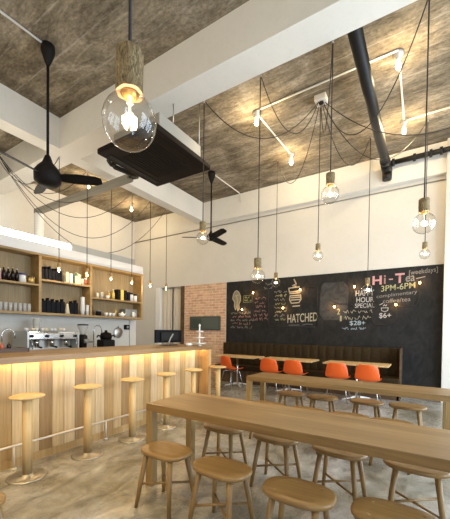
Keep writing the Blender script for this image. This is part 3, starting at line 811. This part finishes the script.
for k in range(9):
    y = 2.86 + k * .085
    lathe_item('cup', [(0, 0), (.025, 0), (.036, .06), (.032, .06), (.022, .01), (0, .01)], (M['ceramic'], M['cream'])[k % 3 == 1], (-6.02 + .05 * (k % 2), y, 1.327), 'coffee cup warming on top of the espresso machine', 'cup', 'cups on the espresso machine')
t = thing('pitcher', 'white pitcher standing on the left of the espresso machine top', 'pitcher', (-6.12, 3.08, 1.327))
MB().lathe([(0, 0), (.06, 0), (.062, .2), (.056, .24), (.05, .24), (.05, .02), (0, .02)], seg=18).build('body', M['tumbler'], t)
MB().tube([(0, .06, .2), (0, .11, .18), (0, .11, .08), (0, .06, .05)], .009, 6).build('handle', M['tumbler'], t)
def grinder(x, y, label, sc=1.):
    t = thing('coffee_grinder', label, 'coffee grinder', (x, y, .90))
    box('base', (-.1, .14, -.09, .09, 0, .05), M['black'], t, .01)
    MB().lathe([(.07, .05), (.075, .2), (.09, .26), (.085, .34), (.05, .37)], (-.02, 0, 0), 18).build('body', M['black'], t)
    MB().lathe([(0, .2), (.05, .2), (.05, .28), (0, .28)], (.1, 0, 0), 14).build('dosing_chamber', M['grey'], t)
    MB().lathe([(.045, .37), (.05, .4), (.1, .53), (.1, .56), (0, .56)], (-.02, 0, 0), 18).build('hopper', M['tumbler'], t)
    MB().lathe([(.103, .55), (.103, .575), (0, .58)], (-.02, 0, 0), 18).build('lid', M['black'], t)
    MB().tube([(.1, .05, .22), (.13, .12, .22)], .01, 6).build('lever', M['black'], t)
grinder(-5.8, 3.83, 'black coffee grinder with bean hopper right of the espresso machine')
t = thing('blender', 'black squat appliance with side knobs between the grinder and the wall disc', 'blender', (-5.8, 4.36, .90))
box('body', (-.12, .12, -.15, .15, .0, .26), M['black'], t, .03)
MB().lathe([(.11, .26), (.13, .33), (.10, .40), (.03, .42), (.03, .46), (0, .46)], seg=18).build('lid', M['brown_black'], t)
for s in (-1, 1): MB().tube([(.0, s * .12, .33), (.0, s * .2, .35), (0, s * .22, .31)], .016, 8).build('handle', M['black'], t)
def faucet(x, y, h, label, s=1, z=.9):
    t = thing('faucet', label, 'faucet', (x, y, z))
    MB().lathe([(.03, 0), (.03, .03), (.016, .05)], seg=12).build('base', M['chrome'], t)
    pts = [(0, 0, .04), (0, 0, h - .1)] + [(0, s * .1 * (1 - math.cos(a)), h - .1 + .1 * math.sin(a)) for a in [PI * k / 8 for k in range(1, 9)]] + [(0, s * .2, h - .16)]
    MB().tube(pts, .012, 8).build('spout', M['steel'], t)
    MB().tube([(0, 0, .08), (.07, 0, .11)], .008, 6).build('lever', M['chrome'], t)
faucet(-6.0, 2.46, .46, 'tall gooseneck tap left of the espresso machine')
faucet(-6.0, 4.20, .56, 'tall slim tap between the grinder and the black appliance', 1)
t = thing('hanging_disc', 'round steel disc hanging on the wall under the right end of the shelf', 'wall disc', (-6.45, 5.2, 1.30))
b = MB(); b.lathe([(0, 0), (.10, 0), (.13, .012), (.12, .02), (0, .03)], seg=24)
for v in b.bm.verts: v.co = Vector((v.co.z, v.co.y, v.co.x))
b.build('plate', M['steel_dull'], t)
MB().tube([(.02, .0, .13), (.02, 0, .17)], .008, 6).build('hook', M['steel'], t)
t = thing('light_switch', 'small black switch box on the wall below the right end of the shelf', 'switch', (-6.455, 5.45, 1.44))
box('box', (0, .06, -.07, .07, -.06, .06), M['black'], t, .006)
box('rocker', (.058, .068, -.03, .03, -.03, .03), M['grey'], t)
o = MB().tube([(-6.44, 5.56, .9), (-6.44, 5.56, 1.62)], .014, 8).build('service_pipe', M['white_metal']); tag(o, 'thin white pipe on the wall right of the black switch box', 'pipe')

# on the bar
t = thing('monitor', 'black computer monitor seen from behind on the bar', 'monitor', (-3.80, 4.14, 1.112), -.1)
box('screen', (-.02, .02, -.30, .30, .05, .27), M['screen'], t, .008)
box('rear_cover', (.018, .05, -.2, .2, .08, .23), M['black'], t, .015)
MB().tube([(.05, -.05, .01), (.045, 0, .12), (.05, .06, .2)], .014, 8).build('arm', M['grey'], t)
box('foot', (-.09, .10, -.13, .13, 0, .012), M['black'], t, .004)
t = thing('cake_stand', 'white three tiered cake stand at the far end of the bar', 'cake stand', (-3.36, 4.46, 1.112))
MB().lathe([(.05, 0), (.015, .02), (.012, .34), (.02, .36), (0, .39)], seg=12).build('stem', M['white'], t)
for z, r in ((.03, .115), (.13, .10), (.24, .075)):
    MB().lathe([(0, z), (r * .8, z), (r, z + .016), (r * .97, z + .02), (0, z + .008)], seg=24).build('tier', M['ceramic'], t)
lathe_item('saucer_stack', [(0, 0), (.04, 0), (.07, .015), (.05, .018), (.075, .03), (.05, .033), (.07, .045), (0, .04)], M['ceramic'], (-3.5, 4.33, 1.112), 'low stack of white saucers beside the cake stand', 'saucers')
t = thing('tray', 'dark wooden tray of small bottles at the left end of the bar', 'tray', (-3.95, 1.60, 1.112))
b = MB(); b.box(-.12, .12, -.25, .25, 0, .012); b.box(-.12, -.108, -.25, .25, .012, .045); b.box(.108, .12, -.25, .25, .012, .045); b.box(-.12, .12, -.25, -.238, .012, .045); b.box(-.12, .12, .238, .25, .012, .045)
b.build('box', M['dark_wood'], t)
for k in range(4):
    bottle(1.48 + .07 * k, 1.126, .10, (M['red'], M['dark_glass'])[k % 2], M['gold'], ('small red bottle in the dark tray on the bar', 'small dark bottle in the dark tray on the bar')[k % 2], 'bottles in the tray on the bar', x=-3.95, r=.022)

# ------------------------------------------------------------------ things along the top of the partition
t = thing('cove_light', 'glowing white light trough on the ledge above the left wall shelf', 'light trough', (-6.45, 2.4, 3.0))
box('housing', (-.09, .02, -2.0, 1.55, 0, .03), M['white_metal'], t)
box('diffuser', (-.07, .0, -2.0, 1.55, .03, .19), M['tube'], t, .01)
t = thing('frosted_panel', 'grey translucent panel standing on the ledge above the right wall shelves', 'panel', (-6.45, 4.85, 3.0))
box('panel', (-.01, .01, -.88, .86, .02, .21), M['polycarb'], t)
box('rail', (-.02, .02, -.88, .86, 0, .022), M['steel_dull'], t)
for y in (-.87, 0, .85): box('bracket', (-.014, .014, y - .01, y + .01, .02, .215), M['steel_dull'], t)
b = MB(); z = 2.98; pts = []
# white ribbed drop duct at the end of the trunking
prof = []
while z < 4.15:
    prof += [(.10, z), (.112, z + .02), (.10, z + .04)]; z += .04
b.lathe([(0, 0), (.10, 0)] + prof + [(0, z)], (0, 0, 0), 20)
o = b.build('ribbed_duct', M['duct']); o.location = (-8.03, 4.1, 0); tag(o, 'white ribbed duct dropping from the grey trunking behind the wall shelf', 'duct')
o = MB().box(-8.14, -4.76, 4.03, 4.17, 4.20, 4.30, .006).build('cable_trunking', M['trunk'])
tag(o, 'grey trunking running from the black air conditioner to the left wall', 'trunking')
# ------------------------------------------------------------------ air conditioner
ac = thing('air_conditioner', 'black ceiling cassette air conditioner hanging under the white beam', 'air conditioner', (-3.6, 3.6, 4.0))
box('case', (-.48, .48, -.42, .52, .10, .36), M['case_grey'], ac, .01)
box('panel', (-.60, .60, -.62, .64, .0, .085), M['brown_black'], ac, .02)
b = MB()
for k in range(13):
    x = -.33 + k * .055; b.box(x - .018, x + .018, -.36, .38, -.008, .006)
b.build('intake_grille', M['grille'], ac)
box('outlet_slot', (.42, .50, -.5, .5, -.006, .004), M['grille'], ac)
box('louver', (-.51, -.43, -.5, .5, -.012, .002), M['black'], ac, .003)
b = MB()
for x in (-.46, .46):
    for y in (-.12,  .50): b.tube([(x, y, .38), (x, y, 1.2 if y > .1 else .66)], .008, 6)
b.build('hanger_rod', M['steel_dull'], ac)
for k in range(2):
    q = .10 * k
    pts = [(-.59, -.36 + q, .05), (-.69 - q * .3, -.35 + q, .05), (-.75 - q * .3, -.26 + q, .05), (-.74 - q * .3, .0, .06), (-.78, .2 + q * .5, .10), (-.92, .42 + q * .3, .2 - q * .2), (-1.13, .47 + q * .6, .25)]
    MB().tube(pts, .03, 8).build('coolant_pipe', M['black'], ac)

# ------------------------------------------------------------------ ceiling fans
def fan(x, y, ztop, zbot, label, a0, r, blade):
    t = thing('ceiling_fan', label, 'fan', (x, y, H))
    MB().lathe([(0, 0), (.085, 0), (.09, -.08), (.05, -.2), (.02, -.27), (0, -.27)], seg=20).build('canopy', M['fan_black'], t)
    MB().tube([(0, 0, -.25), (0, 0, ztop - H)], .018, 10).build('rod', M['fan_black'], t)
    h = ztop - zbot; z = zbot - H
    hub = MB().lathe([(0, z), (r * .6, z), (r * .98, z + h * .14), (r, z + h * .42), (r * .75, z + h * .58), (r * .40, z + h * .74), (r * .22, z + h * .95), (.02, z + h)], seg=24).build('motor', M['fan_black'], t)
    for k in range(3):
        a = a0 + k * 2 * PI / 3; mt = Matrix.Rotation(a, 4, 'Z') @ Matrix.Translation((0, 0, z + h * .3)) @ Matrix.Rotation(-.38, 4, 'X')
        b = MB(); bm = b.bm; rows = []
        for rr, w in ((r * .85, .05), (r * 1.4, .075), (r * 2.4, .085), (blade * .9, .075), (blade, .045)):
            rows.append([bm.verts.new(mt @ Vector((rr, yy, zz))) for yy, zz in ((-w, -.004), (w, -.004), (w, .004), (-w, .004))])
        for p, q in zip(rows, rows[1:]):
            for i in range(4): bm.faces.new((p[i], p[(i + 1) % 4], q[(i + 1) % 4], q[i]))
        bm.faces.new(rows[0][::-1]); bm.faces.new(rows[-1])
        b.build('blade', M['fan_black'], t)
    return t
fan(-4.38, 2.35, 3.74, 3.32, 'black ceiling fan in front of the left beam, the nearer of the two fans', .74, .17, .70)
fan(-4.42, 6.28, 3.80, 3.56, 'black ceiling fan near the back wall, the farther of the two fans', -.49, .10, .70)

# ------------------------------------------------------------------ pipes, conduits, ceiling bulbs
dp = thing('drain_pipe', 'thick black drain pipe under the ceiling with a branch along the back wall', 'pipe', (-.75, 5., 4.85))
MB().tube([(0, -1.32, 0), (0, 2.42, 0)], .082, 18).build('main_run', M['pipe'], dp)
b = MB(); b.tube([(0, 2.30, 0), (0, 2.55, 0), (0, 2.58, -.06), (0, 2.58, -.2)], [.1, .1, .095, .09], 16); b.tube([(0, 2.1, 0), (0, 2.2, 0)], .098, 16)
b.build('elbow', M['pipe'], dp)
b = MB(); b.tube([(.06, 2.50, .1), (3.2, 2.50, .1)], .05, 14)
b.build('branch', M['pipe'], dp)
for x in (.12, .5, .78, .95):
    MB().tube([(x - .025, 2.5, .1), (x + .025, 2.5, .1)], .075, 14).build('coupling', M['pipe'], dp)
MB().tube([(0, 2.15, .0), (0, 2.15, .35)], .012, 6).build('hanger', M['steel_dull'], dp)
MB().tube([(0, -1.0, .0), (0, -1.0, .35)], .012, 6).build('hanger', M['steel_dull'], dp)
def run(pts, label, r=.014):
    o = MB().tube(pts, r, 8).build('conduit', M['white_metal']); tag(o, label, 'conduit')
ZC = H - .016
run([(-4.42, -1.5, ZC), (-4.38, 2.44, ZC)], 'white conduit on the ceiling running to the nearer fan')
run([(-4.42, 6.42, ZC), (-4.40, 7.50, ZC), (-4.38, 7.63, ZC - .03), (-4.38, 7.635, 4.95)], 'white conduit on the ceiling from the farther fan to the back beam')
run([(-2.56, 4.92, ZC), (-.38, 4.86, ZC)], 'white ceiling conduit crossing between the two nearer ceiling bulbs')
run([(-2.56, 4.92, ZC), (-2.51, 6.46, ZC)], 'white ceiling conduit between the two left ceiling bulbs')
run([(-.38, 4.86, ZC), (-.39, 6.48, ZC)], 'white ceiling conduit between the two right ceiling bulbs')
run([(-.39, 6.48, ZC - .03), (2.3, 6.5, ZC - .03)], 'white ceiling conduit running right from the far right ceiling bulb')
o = MB().tube([(XL, YB - .02, 4.47), (.32, YB - .02, 4.49)], .014, 8).build('conduit', M['trunk']); tag(o, 'thin grey conduit along the back wall below the beam', 'conduit')
def ceil_bulb(x, y, label, p=50):
    t = thing('ceiling_bulb', label, 'ceiling light', (x, y, H), 0, 'bare bulbs on the concrete ceiling')
    MB().lathe([(.06, 0), (.06, -.03), (.035, -.045), (.03, -.10), (0, -.10)], seg=16).build('socket', M['white_metal'], t)
    MB().lathe([(0, -.225), (.025, -.215), (.036, -.185), (.03, -.15), (.016, -.115), (.014, -.1)], seg=16).build('bulb', M['frost_bulb'], t)
    lamp('bulb_light', (x, y, H - .235), p, (1., .77, .46), .03)
ceil_bulb(-2.56, 4.98, 'lit bare bulb on the ceiling just behind the beam, left of the black pipe')
ceil_bulb(-2.50, 6.52, 'lit bare bulb on the ceiling near the back beam, left of the black pipe')
ceil_bulb(-.38, 4.93, 'lit bare bulb on the ceiling just right of the black pipe, nearer one')
ceil_bulb(-.39, 6.56, 'lit bare bulb on the ceiling right of the black pipe, over its branch')
ceil_bulb(-7.45, 5.05, 'lit bare bulb on the ceiling left of the beam, nearer one behind the trunking')
ceil_bulb(-7.6, 6.60, 'lit bare bulb on the ceiling left of the beam, far corner one')

# ------------------------------------------------------------------ pendants
def globe(t, d, sd, shh, small=False, barky=True, power=4.):
    # t sits at the centre of the bulb
    r = d / 2; zt = r * 1.12
    if small:
        prof = [(0, -r), (r * .5, -r * .86), (r * .9, -r * .4), (r, 0), (r * .85, r * .5), (r * .5, r * .95), (r * .38, r * 1.3)]
    else:
        prof = [(r * math.sin(a), -r * math.cos(a)) for a in [PI * k / 22 for k in range(0, 20)]] + [(r * .30, r * 1.0), (r * .29, r * 1.18)]
        prof[0] = (0, -r)
    gl = MB().lathe(prof, seg=32 if not small else 16, cap=False).build('bulb', M['glass'], t)
    top = prof[-1][1] - .012
    fl = MB()
    n = 5 if not small else 2
    if small:
        fl.tube([(0, 0, -r * .5), (0, 0, r * .45)], r * .22, 8)
    else:
        pts = []
        for k in range(n * 2 + 1):
            a = -1.9 + 3.8 * k / (n * 2); rr = r * .26
            pts.append((rr * math.cos(a), rr * math.sin(a), (-.16 if k % 2 else .12) * r))
        fl.tube(pts, r * .022, 5)
    fl.build('filament', M['filament_small'] if small else M['filament'], gl)
    if not small:
        MB().lathe([(r * .24, top), (r * .10, top - r * .25), (r * .045, top - r * .5), (r * .04, -r * .1 + 0), (0, -r * .1)], seg=10).build('stem', M['tumbler'], gl)
        MB().lathe([(r * .27, top + .03), (r * .27, top - .005), (r * .2, top - .02), (0, top - .02)], seg=16).build('screw_base', M['gold'], gl)
    so = MB(); s = sd / 2; ns = 28
    if not small:
        rings = []
        rr = random.Random(int(d * 1e4) + int(abs(t.location.x) * 100))
        ph = [rr.uniform(0, 6) for _ in range(3)]
        for z in [0, .004] + [shh * k / 8 for k in range(1, 8)] + [shh - .004, shh]:
            ring = []
            for k in range(ns):
                a = 2 * PI * k / ns
                q = s * (1 + .04 * math.sin(3 * a + ph[0]) + .03 * math.sin(7 * a + ph[1] + z * 30) + rr.uniform(-.02, .02)) * (.96 if z in (0, shh) else 1)
                ring.append(so.bm.verts.new((q * math.cos(a), q * math.sin(a), top + z)))
            rings.append(ring)
        for a_, b_ in zip(rings, rings[1:]):
            for k in range(ns): so.bm.faces.new((a_[k], a_[(k + 1) % ns], b_[(k + 1) % ns], b_[k])).smooth = True
        so.bm.faces.new(rings[-1])
        so.mi = 1
        # cut face with a dark bore at the lower end
        inner = [so.bm.verts.new((r * .36 * math.cos(2 * PI * k / ns), r * .36 * math.sin(2 * PI * k / ns), top - .001)) for k in range(ns)]
        deep = [so.bm.verts.new((r * .34 * math.cos(2 * PI * k / ns), r * .34 * math.sin(2 * PI * k / ns), top + .04)) for k in range(ns)]
        for k in range(ns):
            f = so.bm.faces.new((rings[0][k], rings[0][(k + 1) % ns], inner[(k + 1) % ns], inner[k])); f.material_index = 1
            f = so.bm.faces.new((inner[k], inner[(k + 1) % ns], deep[(k + 1) % ns], deep[k])); f.material_index = 1
        so.bm.faces.new(deep).material_index = 1
        so.build('socket', [M['bark'], M['cut_wood']], t)
    else:
        so.lathe([(0, top), (s * .9, top), (s, top + .01), (s, top + shh), (s * .4, top + shh + .01), (0, top + shh + .01)], seg=14).build('socket', M['socket_wood'], t)
    return top + shh
def pendant(label, hook, zc, hub, dip, d=.2, sd=.095, shh=.13, small=False, group='large globe pendant lamps', power=4., rc=.0065):
    x, y, hz = hook
    t = thing('pendant_lamp', label, 'pendant lamp', (x, y, zc), 0, group)
    zt = globe(t, d, sd, shh, small)
    pts = [(0, 0, zt - .005), (0, 0, (hz - zc))]
    if hub:
        an = math.atan2(y - hub[1], x - hub[0]) + SPREAD[0]; SPREAD[0] += .12
        hub = (hub[0] + .058 * math.cos(an), hub[1] + .058 * math.sin(an), hub[2])
    MB().tube(pts, rc, 8).build('cord', M['cable'], t)
    if hub:
        l = [Vector(p) - Vector((x, y, zc)) for p in sag(hub, hook, dip)]
        MB().tube(l, rc, 6).build('swag_cable', M['cable'], t)
    MB().tube([(0, 0, hz - zc - .03), (0, 0, hz - zc + .005)], .014, 8).build('hook', M['steel_dull'], t)
    lamp('bulb_light', (x, y, zc), power, (1., .78, .50), .03)
    return t
SPREAD = [-.4]
HUB = (-1.5, 5.2, 5.10)
t = thing('cable_hub', 'white junction box on the ceiling where the right pendant cables meet', 'junction box', (-1.5, 5.2, H))
MB().box(-.09, .09, -.09, .09, -.09, 0, .008).build('box', M['white_metal'], t)
MB().lathe([(.04, -.09), (.03, -.12), (0, -.12)], seg=14).build('gland', M['black'], t)
HUBL = (-7.73, 3.0, 5.12)
t = thing('cable_hub', 'black junction box on the left ceiling where the bar pendant cables meet', 'junction box', (-7.73, 3.0, H))
MB().box(-.07, .07, -.07, .07, -.07, 0, .006).build('box', M['black'], t)
MB().lathe([(.035, -.07), (.03, -.1), (0, -.1)], seg=14).build('gland', M['black'], t)
# sock bottom z = zc + r*1.18 - .012
def zc_of(zs, d): return zs - d / 2 * 1.06
pendant('very large globe pendant lamp nearest the camera with bark socket', (-.935, .80, H), 2.145, None, 0, .195, .098, .15, power=4)
YBE = 3.675
pendant('globe pendant lamp in front of the farther ceiling fan', (-2.73, YBE, 4.66), 2.71, HUB, .55, .185)
pendant('globe pendant lamp hanging lowest over the left top of the chalkboard, larger one', (-1.84, YBE, 4.66), 2.09, HUB, .62, .19)
pendant('globe pendant lamp hanging highest in front of the upper back wall', (-.94, YBE, 4.66), 2.94, HUB, .75, .2)
pendant('large globe pendant lamp at the right edge of the photo', (-.03, YBE, 4.66), 2.46, HUB, .9, .205)
pendant('globe pendant lamp hanging straight down from the white junction box', (-1.51, 5.2, 5.06), 2.63, None, 0, .165, .075, .11)
pendant('smaller globe pendant lamp over the left of the chalkboard, farther from the camera', (-2.85, 6.6, H), 2.47, HUB, .85, .2, .085, .12)
pendant('globe pendant lamp in front of the chalked happy hour writing', (-.97, 6.75, H), 2.22, HUB, .75, .21, .085, .12)
pendant('smaller globe pendant lamp directly below the large one at the right edge', (-.03, 6.75, H), 2.81, HUB, .8, .18, .08, .12)
bar_l = ['leftmost small pendant lamp over the back bar, in front of the black bags', 'second small pendant lamp from the left over the back bar, at the second shelf divider',
         'third small pendant lamp from the left over the back bar', 'fourth small pendant lamp from the left, at the right end of the wall shelf',
         'fifth small pendant lamp from the left, in front of the bare wall beside the shelf', 'rightmost small pendant lamp of the bar row, in front of the back doorway']
SPREAD[0] = -.45
for i in range(6):
    y = 3.41 + .592 * i
    pendant(bar_l[i], (-5.95, y, 4.65), 2.495, HUBL, (.62, .68, .74, .97, 1.35, 1.64)[i], .10, .065, .085, True, 'small pendant lamps over the back bar', 9.)
# extra cable that swags away to the right
o = MB().tube(sag((-1.44, 5.215, 5.10), (1.6, 5.6, H - .02), .9), .0065, 6).build('swag_cable', M['cable']); tag(o, 'black cable swagging right from the white junction box out of the photo', 'cable')

# unseen warm spots without fixtures, added to brighten the bar front and left floor
def spot(loc, aim, p, size):
    L = bpy.data.lights.new('fill_spot', 'SPOT'); L.energy = p; L.color = (1., .72, .32); L.spot_size = size; L.spot_blend = .8; L.shadow_soft_size = .06
    o = bpy.data.objects.new('fill_spot', L); COL.objects.link(o); o.location = loc
    o.rotation_euler = (Vector(aim) - Vector(loc)).to_track_quat('-Z', 'Y').to_euler()
spot((-1.2, -1.6, 4.9), (-3.3, 2.2, .2), 430, 1.0)
spot((-1.6, .2, 5.0), (-3.0, 3.2, .0), 260, .9)
for lx in (-4.6, -2.2): lamp('beam_fill', (lx, -.9, 4.0), 75, (1., .84, .62), .08)  # added out-of-view fill for the near ceiling and beams, no fixtures
lamp('duct_fill', (-7.3, 3.5, 3.0), 24, (1., .93, .82), .15)  # added hidden fill behind the shelf wall, brightens the ribbed duct
# ------------------------------------------------------------------ daylight and render settings
W = bpy.data.worlds.new('world'); S.world = W; W.use_nodes = True
bg = W.node_tree.nodes['Background']; bg.inputs['Color'].default_value = (.74, .87, 1., 1); bg.inputs['Strength'].default_value = 10.
def portal(name, loc, rot, sx, sy):
    L = bpy.data.lights.new(name, 'AREA'); L.shape = 'RECTANGLE'; L.size = sx; L.size_y = sy; L.cycles.is_portal = True
    o = bpy.data.objects.new(name, L); COL.objects.link(o); o.location = loc; o.rotation_euler = rot
for yc, w in ((2.1, 1.8), (4.2, 1.8), (6.35, 1.9)): portal('window_portal', (XR + .1, yc, 1.84), (0, PI / 2, 0), 3.5, w)
for xc, w in ((1.85, 1.1),): portal('window_portal', (xc, YF - .1, 2.05), (PI / 2, 0, 0), w, 3.5)
S.view_settings.view_transform = 'Standard'; S.view_settings.look = 'None'; S.view_settings.gamma = 1.; S.view_settings.use_curve_mapping = False
S.view_settings.exposure = -.17
S.cycles.max_bounces = 8; S.cycles.diffuse_bounces = 5; S.cycles.transparent_max_bounces = 16; S.cycles.sample_clamp_indirect = 6.
S.cycles.caustics_reflective = False; S.cycles.caustics_refractive = False
S.cycles.use_denoising = True
